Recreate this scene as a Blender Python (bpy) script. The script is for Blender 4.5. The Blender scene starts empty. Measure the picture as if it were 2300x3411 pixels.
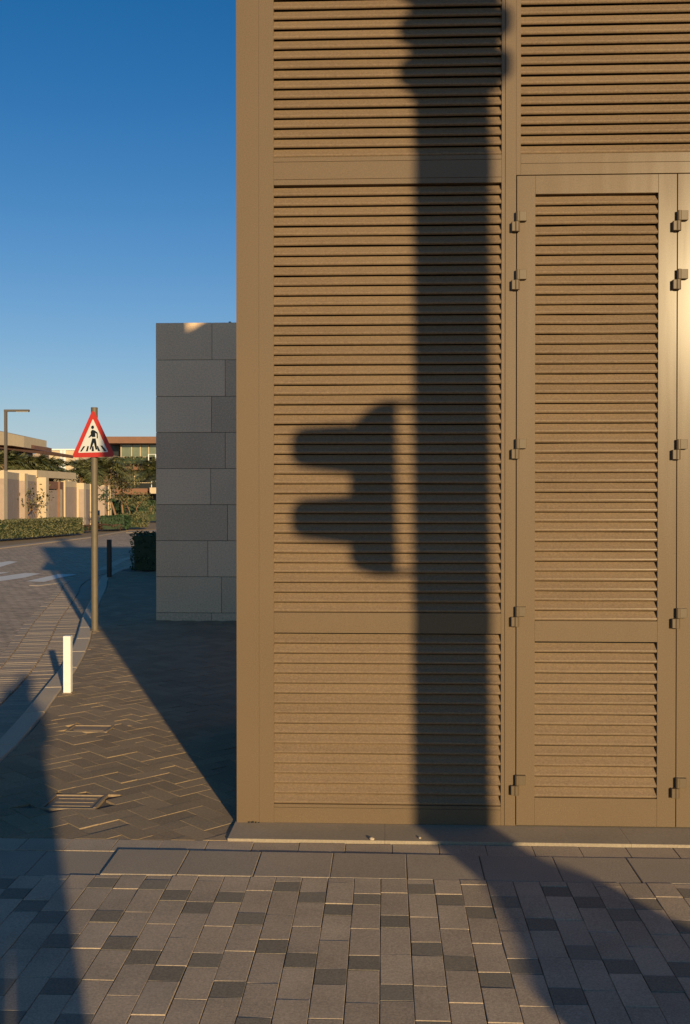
import bpy, math, random
from mathutils import Vector, Matrix
random.seed(7)
R = math.radians
scene = bpy.context.scene
C = scene.collection

# ------------------------------------------------------------------ camera
FPX, PSI, PIT, EYE = 3320.0, R(2.3), R(0.5), 1.5
cam = bpy.data.objects.new("camera", bpy.data.cameras.new("camera"))
C.objects.link(cam)
cam.location = (0, 0, EYE)
cam.rotation_euler = (R(90) - PIT, 0, PSI)
cam.data.sensor_fit = 'HORIZONTAL'
cam.data.sensor_width = 36.0
cam.data.lens = FPX / 2300 * 36.0
cam.data.shift_y = -26.5 / 2300
cam.data.clip_start = 0.02
cam.data.clip_end = 2000
scene.camera = cam
scene.render.resolution_x, scene.render.resolution_y = 690, 1024

# ------------------------------------------------------------------ light
SUN_AZ, SUN_EL = R(21.1), R(10.5)          # azimuth right of -Y (behind the viewer), elevation
sdir = Vector((math.sin(SUN_AZ) * math.cos(SUN_EL), -math.cos(SUN_AZ) * math.cos(SUN_EL), math.sin(SUN_EL)))
w = bpy.data.worlds.new("World"); scene.world = w; w.use_nodes = True
nt = w.node_tree; nt.nodes.clear()
sky = nt.nodes.new('ShaderNodeTexSky'); sky.sky_type = 'NISHITA'; sky.sun_disc = False
sky.sun_elevation = SUN_EL; sky.sun_rotation = math.pi - SUN_AZ
sky.air_density = 1.0; sky.dust_density = 0.3; sky.ozone_density = 5.0
bg = nt.nodes.new('ShaderNodeBackground'); bg.inputs[1].default_value = 0.10
wo = nt.nodes.new('ShaderNodeOutputWorld')
hs = nt.nodes.new('ShaderNodeHueSaturation'); hs.inputs['Saturation'].default_value = 1.2
tint = nt.nodes.new('ShaderNodeMix'); tint.data_type = 'RGBA'; tint.blend_type = 'MULTIPLY'; tint.inputs[0].default_value = 1
tint.inputs[7].default_value = (0.76, 1.05, 1.03, 1)
nt.links.new(sky.outputs[0], hs.inputs['Color']); nt.links.new(hs.outputs[0], tint.inputs[6]); 
stc = nt.nodes.new('ShaderNodeTexCoord'); sx_ = nt.nodes.new('ShaderNodeSeparateXYZ'); nt.links.new(stc.outputs['Generated'], sx_.inputs[0])
def wm(op, a, b):
    q = nt.nodes.new('ShaderNodeMath'); q.operation = op
    for i, x in enumerate((a, b)):
        if isinstance(x, (int, float)): q.inputs[i].default_value = x
        else: nt.links.new(x, q.inputs[i])
    return q.outputs[0]
hz_f = wm('MULTIPLY', wm('POWER', 2.718, wm('MULTIPLY', wm('ABSOLUTE', sx_.outputs[2], 0.0), -8.0)), 0.92)
# horizon haze: warm and bright towards the low sun, pale lavender blue away from it
dp = nt.nodes.new('ShaderNodeVectorMath'); dp.operation = 'DOT_PRODUCT'; nt.links.new(stc.outputs['Generated'], dp.inputs[0]); dp.inputs[1].default_value = tuple(sdir)
sunw = wm('POWER', wm('MAXIMUM', dp.outputs['Value'], 0.0), 1.5)
hc = nt.nodes.new('ShaderNodeMix'); hc.data_type = 'RGBA'; hc.inputs[6].default_value = (6.2, 6.3, 6.9, 1); hc.inputs[7].default_value = (7.2, 6.6, 4.4, 1)
nt.links.new(sunw, hc.inputs[0])
hzm = nt.nodes.new('ShaderNodeMix'); hzm.data_type = 'RGBA'; nt.links.new(hc.outputs[2], hzm.inputs[7])
nt.links.new(hz_f, hzm.inputs[0]); nt.links.new(tint.outputs[2], hzm.inputs[6]); nt.links.new(hzm.outputs[2], bg.inputs[0]); nt.links.new(bg.outputs[0], wo.inputs[0])
sl = bpy.data.lights.new("sun", 'SUN'); sl.energy = 5.0; sl.angle = R(0.7); sl.color = (1.0, 0.77, 0.43)
so = bpy.data.objects.new("sun", sl); C.objects.link(so)
so.rotation_euler = sdir.to_track_quat('Z', 'Y').to_euler()
so.location = (6, -15, 8)
vs = scene.view_settings
vs.view_transform = 'Standard'; vs.look = 'None'; vs.exposure = 0.0; vs.gamma = 1.0; vs.use_curve_mapping = False

# ------------------------------------------------------------------ helpers
def at(px, py, D):
    "point seen at photograph pixel (2300 wide) at depth D metres"
    u = (px - 1150) / FPX; v = -(py - 1679.0) / FPX
    cp, sp, c, s = math.cos(PIT), math.sin(PIT), math.cos(PSI), math.sin(PSI)
    d = (u, cp + v * sp, v * cp - sp)
    return Vector(((c * d[0] - s * d[1]) * D, (s * d[0] + c * d[1]) * D, EYE + d[2] * D))
def gnd(px, py, z=0.0):
    p = at(px, py, 1.0); t = (z - EYE) / (p.z - EYE)
    return Vector((p.x * t, p.y * t, z))

def tag(o, label=None, cat=None, group=None, kind=None):
    if label: o['label'] = label
    if cat: o['category'] = cat
    if group: o['group'] = group
    if kind: o['kind'] = kind
    return o
def thing(name, label, cat, loc=(0, 0, 0), rz=0, group=None):
    o = bpy.data.objects.new(name, None); C.objects.link(o)
    o.location = loc; o.rotation_euler = (0, 0, rz); o.empty_display_size = 0.2
    return tag(o, label, cat, group)
def copy_tree(o, parent=None):
    c = o.copy(); C.objects.link(c)
    if parent: c.parent = parent
    for ch in list(o.children): copy_tree(ch, c)
    return c

class MB:
    def __init__(s): s.v = []; s.f = []; s.t = []
    def quad(s, a, b, c, d, t=0.5):
        n = len(s.v); s.v += [tuple(a), tuple(b), tuple(c), tuple(d)]; s.f.append((n, n+1, n+2, n+3)); s.t.append(t)
    def box(s, x0, x1, y0, y1, z0, z1, t=0.5, M=None):
        n = len(s.v)
        p = [(x0,y0,z0),(x1,y0,z0),(x1,y1,z0),(x0,y1,z0),(x0,y0,z1),(x1,y0,z1),(x1,y1,z1),(x0,y1,z1)]
        if M is not None: p = [tuple(M @ Vector(q)) for q in p]
        s.v += p
        for f in ((0,3,2,1),(4,5,6,7),(0,1,5,4),(1,2,6,5),(2,3,7,6),(3,0,4,7)):
            s.f.append(tuple(n+i for i in f)); s.t.append(t)
    def cbox(s, x0, x1, y0, y1, z0, z1, c, t=0.5, M=None):
        "box with chamfered upper edges"
        n = len(s.v)
        p = [(x0,y0,z0),(x1,y0,z0),(x1,y1,z0),(x0,y1,z0),(x0,y0,z1-c),(x1,y0,z1-c),(x1,y1,z1-c),(x0,y1,z1-c),
             (x0+c,y0+c,z1),(x1-c,y0+c,z1),(x1-c,y1-c,z1),(x0+c,y1-c,z1)]
        if M is not None: p = [tuple(M @ Vector(q)) for q in p]
        s.v += p
        for f in ((0,1,5,4),(1,2,6,5),(2,3,7,6),(3,0,4,7),(4,5,9,8),(5,6,10,9),(6,7,11,10),(7,4,8,11),(8,9,10,11)):
            s.f.append(tuple(n+i for i in f)); s.t.append(t)
    def prism(s, pts, axis, a0, a1, t=0.5):
        "polygon pts (2D, ccw) extruded: axis 'x' -> pts are (y,z); 'y' -> (x,z); 'z' -> (x,y)"
        def P(p, a): return {'x': (a, p[0], p[1]), 'y': (p[0], a, p[1]), 'z': (p[0], p[1], a)}[axis]
        n = len(s.v); k = len(pts)
        s.v += [P(p, a0) for p in pts] + [P(p, a1) for p in pts]
        s.f.append(tuple(range(n, n+k))[::-1]); s.t.append(t)
        s.f.append(tuple(range(n+k, n+2*k))); s.t.append(t)
        for i in range(k):
            j = (i+1) % k; s.f.append((n+i, n+j, n+k+j, n+k+i)); s.t.append(t)
    def tube(s, pts, rads, seg=10, t=0.5, cap=True):
        "tapered tube through 3D points"
        rings = []
        pts = [Vector(p) for p in pts]
        for i, p in enumerate(pts):
            d = (pts[min(i+1, len(pts)-1)] - pts[max(i-1, 0)]).normalized()
            u = d.cross(Vector((0.13, 0.99, 0.05)) if abs(d.y) < 0.9 else Vector((1, 0, 0))).normalized(); v2 = d.cross(u)
            n = len(s.v); rings.append(n)
            for k in range(seg):
                a = 2*math.pi*k/seg
                s.v.append(tuple(p + (u*math.cos(a) + v2*math.sin(a))*rads[i]))
        for a, b in zip(rings, rings[1:]):
            for k in range(seg):
                j = (k+1) % seg; s.f.append((a+k, a+j, b+j, b+k)); s.t.append(t)
        if cap:
            s.f.append(tuple(range(rings[0], rings[0]+seg))[::-1]); s.t.append(t)
            s.f.append(tuple(range(rings[-1], rings[-1]+seg))); s.t.append(t)
    def build(s, name, mat, parent=None, smooth=False, bevel=0):
        me = bpy.data.meshes.new(name); me.from_pydata(s.v, [], s.f)
        at_ = me.attributes.new('tone', 'FLOAT', 'FACE'); at_.data.foreach_set('value', s.t)
        me.materials.append(mat); me.update()
        if not smooth:
            pass
        o = bpy.data.objects.new(name, me); C.objects.link(o)
        if parent: o.parent = parent
        if smooth:
            me.polygons.foreach_set('use_smooth', [True]*len(me.polygons))
        if bevel:
            b = o.modifiers.new('bevel', 'BEVEL'); b.width = bevel; b.segments = 2; b.limit_method = 'ANGLE'; b.angle_limit = R(40)
        return o

def mat(name, col, rough=0.8, var=0.0, tone=0.0, scale=20, bump=0.0, bscale=None, metal=0.0, spec=0.5, col2=None, stretch=(1,1,1), alpha=None, detail=6, big=0.0, bigscale=1.0):
    m = bpy.data.materials.new(name); m.use_nodes = True
    N = m.node_tree.nodes; L = m.node_tree.links; b = N['Principled BSDF']
    b.inputs['Roughness'].default_value = rough; b.inputs['Metallic'].default_value = metal
    b.inputs['Specular IOR Level'].default_value = spec
    tc = N.new('ShaderNodeTexCoord'); mp = N.new('ShaderNodeMapping'); mp.inputs['Scale'].default_value = stretch
    L.new(tc.outputs['Object'], mp.inputs[0])
    no = N.new('ShaderNodeTexNoise'); no.inputs['Scale'].default_value = scale; no.inputs['Detail'].default_value = detail
    no.inputs['Roughness'].default_value = 0.65
    L.new(mp.outputs[0], no.inputs['Vector'])
    # value multiplier = 1 + var*(noise-.5)*2 + tone*(attr-.5)*2 + big*(noise2-.5)*2
    def math_(op, a, bb, c=None):
        q = N.new('ShaderNodeMath'); q.operation = op
        for i, x in enumerate((a, bb, c)):
            if x is None: continue
            if isinstance(x, (int, float)): q.inputs[i].default_value = x
            else: L.new(x, q.inputs[i])
        return q.outputs[0]
    f = math_('MULTIPLY_ADD', no.outputs[0], 4*var, 1-2*var)
    if tone:
        a = N.new('ShaderNodeAttribute'); a.attribute_name = 'tone'
        f = math_('ADD', f, math_('MULTIPLY_ADD', a.outputs['Fac'], 2*tone, -tone))
    if big:
        n2 = N.new('ShaderNodeTexNoise'); n2.inputs['Scale'].default_value = bigscale; n2.inputs['Detail'].default_value = 4
        L.new(mp.outputs[0], n2.inputs['Vector'])
        f = math_('ADD', f, math_('MULTIPLY_ADD', n2.outputs[0], 4*big, -2*big))
    f = math_('MAXIMUM', f, 0.02)
    mx = N.new('ShaderNodeMix'); mx.data_type = 'RGBA'; mx.blend_type = 'MULTIPLY'; mx.inputs[0].default_value = 1
    if col2:
        cr = N.new('ShaderNodeMix'); cr.data_type = 'RGBA'
        cr.inputs[6].default_value = (*col, 1); cr.inputs[7].default_value = (*col2, 1)
        if tone:
            L.new(a.outputs['Fac'], cr.inputs[0])
        else: L.new(no.outputs[0], cr.inputs[0])
        L.new(cr.outputs[2], mx.inputs[6])
    else: mx.inputs[6].default_value = (*col, 1)
    cb = N.new('ShaderNodeCombineColor'); 
    for i in range(3): L.new(f, cb.inputs[i])
    L.new(cb.outputs[0], mx.inputs[7]); L.new(mx.outputs[2], b.inputs['Base Color'])
    if bump:
        n3 = N.new('ShaderNodeTexNoise'); n3.inputs['Scale'].default_value = bscale or scale; n3.inputs['Detail'].default_value = 5
        L.new(mp.outputs[0], n3.inputs['Vector'])
        bm = N.new('ShaderNodeBump'); bm.inputs['Strength'].default_value = 1.0; bm.inputs['Distance'].default_value = bump
        L.new(n3.outputs[0], bm.inputs['Height']); L.new(bm.outputs[0], b.inputs['Normal'])
    return m

def coat(m, wgt, rough):
    b = m.node_tree.nodes['Principled BSDF']; b.inputs['Coat Weight'].default_value = wgt; b.inputs['Coat Roughness'].default_value = rough
    return m
M_bronze = coat(mat('bronze_paint', (0.158, 0.106, 0.060), 0.6, var=0.26, scale=210, detail=3, bump=0.0001, bscale=420, metal=0.0, spec=0.25, big=0.05, bigscale=1.6), 0.30, 0.20)
def streaky(m):
    N = m.node_tree.nodes; L = m.node_tree.links; b = N['Principled BSDF']; tc = N.new('ShaderNodeTexCoord'); mp = N.new('ShaderNodeMapping'); mp.inputs['Scale'].default_value = (22, 22, 1.6)
    n = N.new('ShaderNodeTexNoise'); n.inputs['Scale'].default_value = 1.0; n.inputs['Detail'].default_value = 4
    mr = N.new('ShaderNodeMapRange'); mr.inputs[1].default_value = .3; mr.inputs[2].default_value = .7; mr.inputs[3].default_value = .165; mr.inputs[4].default_value = .215
    L.new(tc.outputs['Object'], mp.inputs[0]); L.new(mp.outputs[0], n.inputs['Vector']); L.new(n.outputs[0], mr.inputs[0]); L.new(mr.outputs[0], b.inputs['Coat Roughness'])
streaky(M_bronze)
M_slat = coat(mat('dusty_bronze_paint', (0.208, 0.140, 0.084), 0.7, var=0.28, scale=110, detail=5, stretch=(1, 1, 1.6), bump=0.00015, bscale=300, metal=0.0, spec=0.2, tone=0.05, big=0.05, bigscale=3), 0.2, 0.22)
M_inner = mat('dark_interior', (0.012, 0.014, 0.014), 0.9)
M_hinge = mat('hinge_metal', (0.125, 0.085, 0.046), 0.5, var=0.08, scale=90, metal=0.0, spec=0.4)
M_plinth = mat('concrete_plinth', (0.35, 0.28, 0.20), 0.9, var=0.2, scale=120, bump=0.0006, bscale=160, big=0.08, bigscale=3)
M_pav = mat('paver_concrete', (0.45, 0.345, 0.245), 0.95, var=0.36, tone=0.09, scale=150, bump=0.0007, bscale=210, big=0.16, bigscale=4)
M_pavd = mat('paver_charcoal', (0.25, 0.205, 0.15), 0.95, var=0.36, tone=0.12, scale=150, bump=0.0007, bscale=210)
M_slab = mat('slab_concrete', (0.365, 0.29, 0.215), 0.95, var=0.34, big=0.08, bigscale=3, tone=0.07, scale=170, bump=0.0008, bscale=240)
M_herr = mat('herringbone_paver', (0.32, 0.225, 0.132), 0.95, var=0.32, tone=0.14, scale=90, bump=0.0012, bscale=130, big=0.12, bigscale=2)
M_sand = mat('joint_sand', (0.16, 0.12, 0.09), 1.0, var=0.2, scale=300, bump=0.001)
M_kerb = mat('kerb_concrete', (0.56, 0.44, 0.31), 0.9, var=0.12, tone=0.08, scale=60, bump=0.0015, bscale=90)
M_gut = mat('gutter_paver', (0.42, 0.32, 0.23), 0.95, var=0.2, tone=0.10, scale=60, bump=0.002, bscale=70)
M_road = mat('road_setts', (0.54, 0.40, 0.275), 0.95, var=0.3, scale=9, bump=0.01, bscale=14, stretch=(1, 1, 1), big=0.1, bigscale=0.4)
M_white = mat('road_marking_paint', (0.80, 0.74, 0.66), 0.9, var=0.12, scale=12)
M_stone = mat('sandstone_cladding', (0.86, 0.60, 0.385), 0.9, var=0.26, tone=0.14, scale=60, bump=0.001, bscale=80, big=0.06, bigscale=1.5)
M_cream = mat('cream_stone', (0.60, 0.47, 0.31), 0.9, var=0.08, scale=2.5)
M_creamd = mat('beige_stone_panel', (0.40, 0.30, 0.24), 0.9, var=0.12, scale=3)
M_brown = mat('brown_cladding', (0.22, 0.105, 0.06), 0.7, var=0.15, scale=3)
M_glass = mat('window_glass', (0.16, 0.18, 0.12), 0.12, var=0.35, scale=0.6, spec=0.9)
M_shade = mat('dark_window_and_shade', (0.015, 0.017, 0.018), 0.3)  # near-black for a window and for shade painted onto recessed villa walls
M_whitep = mat('white_paint', (0.80, 0.79, 0.75), 0.6, var=0.12, scale=18)
M_blackp = mat('black_paint', (0.012, 0.015, 0.014), 0.5, var=0.1, scale=20)
M_pole = mat('weathered_galvanised', (0.155, 0.125, 0.085), 0.6, var=0.15, scale=25, metal=0.2, stretch=(1, 1, 0.5))
M_lamp = mat('lamp_metal', (0.10, 0.08, 0.065), 0.6, var=0.1)
M_red = mat('sign_red', (0.62, 0.045, 0.03), 0.55, var=0.03, scale=8)
M_signw = mat('sign_white', (0.82, 0.80, 0.74), 0.5, var=0.02, scale=8)
M_signk = mat('sign_black', (0.01, 0.012, 0.012), 0.5)
M_cover = mat('cast_iron', (0.29, 0.21, 0.135), 0.75, var=0.2, scale=60, bump=0.001)
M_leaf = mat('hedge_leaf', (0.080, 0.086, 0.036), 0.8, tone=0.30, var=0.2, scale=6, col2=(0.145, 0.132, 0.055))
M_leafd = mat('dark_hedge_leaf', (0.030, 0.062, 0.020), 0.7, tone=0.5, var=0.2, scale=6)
M_palm = mat('palm_leaf', (0.06, 0.09, 0.03), 0.6, tone=0.55, var=0.2, scale=4, col2=(0.18, 0.16, 0.06))
M_olive = mat('olive_leaf', (0.04, 0.048, 0.018), 0.7, tone=0.5, var=0.2, scale=4, col2=(0.13, 0.11, 0.04))
M_bark = mat('bark', (0.26, 0.15, 0.08), 0.9, var=0.25, scale=12, stretch=(1, 1, 0.2))
M_soil = mat('soil', (0.30, 0.20, 0.11), 1.0, var=0.2, scale=3)
M_skin = mat('skin', (0.42, 0.24, 0.16), 0.6)
M_cloth = mat('dark_cloth', (0.05, 0.055, 0.07), 0.9, var=0.1)
M_lens = mat('signal_black', (0.02, 0.02, 0.02), 0.5)

# ================================================================== SETTING
# ground sheet
g = MB(); g.quad((-900, -900, -0.20), (900, -900, -0.20), (900, 900, -0.20), (-900, 900, -0.20))
tag(g.build('ground', M_soil), kind='structure')
# road sheet (setts drawn as geometry-scale brick pattern in the material)
def road_material():
    m = M_road; N = m.node_tree.nodes; L = m.node_tree.links; b = N['Principled BSDF']
    tc = N.new('ShaderNodeTexCoord'); mp = N.new('ShaderNodeMapping'); mp.inputs['Rotation'].default_value = (0, 0, R(20))
    L.new(tc.outputs['Object'], mp.inputs[0])
    br = N.new('ShaderNodeTexBrick'); br.inputs['Scale'].default_value = 1.0
    br.inputs['Brick Width'].default_value = 0.2; br.inputs['Row Height'].default_value = 0.1
    br.inputs['Mortar Size'].default_value = 0.008; br.inputs['Mortar Smooth'].default_value = 0.3
    br.inputs['Color1'].default_value = (0.75, 0.75, 0.75, 1); br.inputs['Color2'].default_value = (1.15, 1.12, 1.1, 1)
    br.inputs['Mortar'].default_value = (0.45, 0.43, 0.42, 1)
    L.new(mp.outputs[0], br.inputs['Vector'])
    old = b.inputs['Base Color'].links[0].from_socket
    mx = N.new('ShaderNodeMix'); mx.data_type = 'RGBA'; mx.blend_type = 'MULTIPLY'; mx.inputs[0].default_value = 1
    L.new(old, mx.inputs[6]); L.new(br.outputs[0], mx.inputs[7]); L.new(mx.outputs[2], b.inputs['Base Color'])
    bm = N.new('ShaderNodeBump'); bm.invert = True; bm.inputs['Strength'].default_value = 1; bm.inputs['Distance'].default_value = 0.006
    L.new(br.outputs['Fac'], bm.inputs['Height'])
    oldn = b.inputs['Normal'].links[0].from_socket
    L.new(oldn, bm.inputs['Normal']); L.new(bm.outputs[0], b.inputs['Normal'])
road_material()
g = MB()
g.prism([(-40, -30), (6, -30), (6, 4), (40, 20), (40, 60), (0, 75), (-18, 75), (-40, 40)], 'z', -0.19, -0.12)
tag(g.build('road', M_road), kind='structure')

# kerb line (plan)
KP = [(-1.80, -4), (-1.95, 0), (-2.08, 2.5), (-2.22, 4.4), (-2.374, 6.044), (-2.60, 7.3), (-2.84, 8.61), (-3.20, 10.16), (-3.80, 12.39), (-4.20, 14.02), (-4.75, 16.3), (-5.13, 17.7), (-5.33, 18.9), (-5.45, 20.6), (-5.2, 21.6), (-4.2, 22.1), (4, 22.6)]
def resample(P, step):
    # catmull-rom then uniform resampling
    out = []
    for i in range(len(P)-1):
        p0 = Vector(P[max(i-1, 0)]); p1 = Vector(P[i]); p2 = Vector(P[i+1]); p3 = Vector(P[min(i+2, len(P)-1)])
        for k in range(24):
            t = k/24
            out.append(0.5*((2*p1) + (p2-p0)*t + (2*p0-5*p1+4*p2-p3)*t*t + (3*p1-p0-3*p2+p3)*t**3))
    out.append(Vector(P[-1]))
    res = [out[0]]; acc = 0
    for a, b in zip(out, out[1:]):
        L_ = (b-a).length
        while acc + L_ >= step:
            f = (step-acc)/L_; a = a + (b-a)*f; L_ = (b-a).length; res.append(a.copy()); acc = 0
        acc += L_
    return res
def frames(P):
    fr = []
    for i, p in enumerate(P):
        d = (P[min(i+1, len(P)-1)] - P[max(i-1, 0)]).normalized()
        fr.append((p, Vector((d.y, -d.x))))      # normal to the right (pavement side)
    return fr
KL = resample(KP, 0.1)
def band(P, o0, o1, z0, z1, per, gap, mb, tone=True, c=0.008, jit=0.0):
    fr = frames(P)
    for i in range(0, len(fr)-per, per):
        a, na = fr[i]; b, nb = fr[i+per]
        d = (b-a).normalized()*gap*0.5
        t = random.random(); dz = random.uniform(-jit, jit)
        A0 = a+na*o0+d; A1 = a+na*o1+d; B0 = b+nb*o0-d; B1 = b+nb*o1-d
        n = len(mb.v)
        s_ = (A1-A0).normalized()*c; dd = (b-a).normalized()*c*0.6
        mb.v += [(A0.x,A0.y,z0),(A1.x,A1.y,z0),(B1.x,B1.y,z0),(B0.x,B0.y,z0)]
        for q in (A0,A1,B1,B0): mb.v.append((q.x,q.y,z1-c+dz))
        for q in (A0+s_+dd, A1-s_+dd, B1-s_-dd, B0+s_-dd): mb.v.append((q.x,q.y,z1+dz))
        for f in ((0,1,5,4),(1,2,6,5),(2,3,7,6),(3,0,4,7),(4,5,9,8),(5,6,10,9),(6,7,11,10),(7,4,8,11),(8,9,10,11)):
            mb.f.append(tuple(n+k for k in f)); mb.t.append(t)
kb = MB(); band(KL, 0.0, 0.15, -0.16, 0.002, 9, 0.006, kb, c=0.014)
tag(kb.build('kerb', M_kerb), kind='structure')
gb = MB()
band(KL, -0.30, -0.012, -0.16, -0.108, 1, 0.006, gb, c=0.004, jit=0.0015)
band(KL, -0.60, -0.315, -0.16, -0.106, 1, 0.006, gb, c=0.004, jit=0.0015)
band(KL, -0.72, -0.615, -0.16, -0.108, 2, 0.006, gb, c=0.004, jit=0.0015)
tag(gb.build('gutter_paving', M_gut), kind='structure')
# flush pale band across the side street and crossing stripes
FB = resample([(-6.3, 17.6), (-5.98, 18.5), (-6.0, 20.2), (-6.3, 22.6), (-6.62, 25.0), (-6.4, 27.0)], 0.1)
fb = MB(); band(FB, -0.10, 0.12, -0.14, -0.113, 9, 0.006, fb, c=0.004)
tag(fb.build('flush_kerb', M_kerb), kind='structure')
def zz(a, b): return gnd(a/2.958, 1700 + b/2.958, -0.115)
zb = MB()
for poly in ([(-260, 715), (0, 698), (250, 662), (400, 622), (250, 617), (-260, 690)],
             [(255, 699), (430, 706), (600, 662), (760, 630), (570, 629)],
             [(-200, 640), (0, 626), (60, 616), (95, 608), (-200, 618)],
             [(-200, 585), (0, 558), (175, 506), (90, 500), (-200, 545)]):
    n = len(zb.v); zb.v += [tuple(zz(*p)) for p in poly]; zb.f.append(tuple(range(n, n+len(poly)))); zb.t.append(0.5)
tag(zb.build('crosswalk_marking', M_white), kind='structure')

# pavement bed (polygon right of the kerb)
kin = [(p + n*0.15) for p, n in frames(KL)][::4]
bed = MB(); bed.prism([(q.x, q.y) for q in kin][::-1] + [(-1.6, -4), (6, -4), (6, 22.5)], 'z', -0.19, -0.011)
tag(bed.build('pavement_bed', M_sand), kind='structure')

def kerb_x(y):
    best = None
    for p, n in FRK:
        if best is None or abs(p.y-y) < best[0]: best = (abs(p.y-y), p.x + 0.16/max(n.x, 0.3))
    return best[1]
FRK = [(p, n) for p, n in frames(KL) if p.y < 19]

# main paving: stretcher rows running away from the viewer, 200+200+100 repeat
COLW = 0.1019; X0 = -0.525; YE = 3.863
first = {-6: .08, -7: .39, -8: .29, -9: .18, -10: .08, -11: .19, -12: .29}
base5 = {0: .385, 1: .095, 2: .19, 3: .295, 4: .20}
pv = MB(); pd = MB()
def paver(mb, x0, x1, y0, y1, zt=0.0, g_=0.0024, tilt=0.0050, jz=0.0008, c=0.0014, thick=0.05):
    cx, cy = (x0+x1)/2, (y0+y1)/2
    M = Matrix.Translation((cx+random.gauss(0, .0005), cy+random.gauss(0, .0005), zt+random.gauss(0, jz))) @ Matrix.Rotation(random.gauss(0, tilt), 4, 'X') @ Matrix.Rotation(random.gauss(0, tilt), 4, 'Y') @ Matrix.Rotation(random.gauss(0, 0.004), 4, 'Z')
    hx, hy = (x1-x0)/2-g_/2, (y1-y0)/2-g_/2
    mb.cbox(-hx, hx, -hy, hy, -thick, 0, c, random.random(), M)
for k in range(-22, 42):
    fd = first.get(k, base5[k % 5])
    if k < -12: fd = base5[k % 5]
    xa = X0 + k*COLW; xb = xa + COLW
    segs = []
    c0 = fd - 0.05
    # remainder pieces at the slab edge
    if c0 > 0.205:
        segs += [(0, c0-0.2, 0), (c0-0.2, c0, 0)]
    elif c0 > 0.02: segs.append((0, c0, 0))
    s = c0
    while s < 5.6:
        segs += [(s, s+0.1, 1), (s+0.1, s+0.3, 0), (s+0.3, s+0.5, 0)]; s += 0.5
    for a, b, dk in segs:
        if a < 0: a = 0
        if b-a < 0.015: continue
        ya, yb = YE-b, YE-a
        if xb < kerb_x(yb)+0.05: continue
        paver(pd if dk else pv, xa, xb, ya, yb, zt=0.0090*max(0, min(1, (xa+1.5)/0.4)) - 0.001*max(0, min(4, xa)))
# edge row 200x140 between slab row and plinth, continuing to the left
for k in range(-6, 40):
    xa = -0.565 - 0.0 + (k-4)*0.1985
    if xa + 0.19 < kerb_x(4.2): continue
    paver(pv, xa, xa+0.1985, 4.142, 4.272 if xa > -0.75 else 4.285, zt=0.0005, tilt=0.004, jz=0.0006)
tag(pv.build('paving', M_pav), kind='structure')
tag(pd.build('charcoal_paving', M_pavd), kind='structure')
sb = MB()
for k in range(-8, 30):
    xa = -0.517 + 0.302*(k-2)
    if xa + 0.25 < kerb_x(4.0): continue
    lift = 0.0105 - 0.0014*max(0, k-2) if k >= 0 else 0.0
    paver(sb, xa, xa+0.302, 3.866, 4.138, zt=max(lift, 0.0055) if k >= 0 else 0.0, tilt=0.0025, jz=0.0004, c=0.003)
tag(sb.build('slab_row', M_slab), kind='structure')

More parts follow.
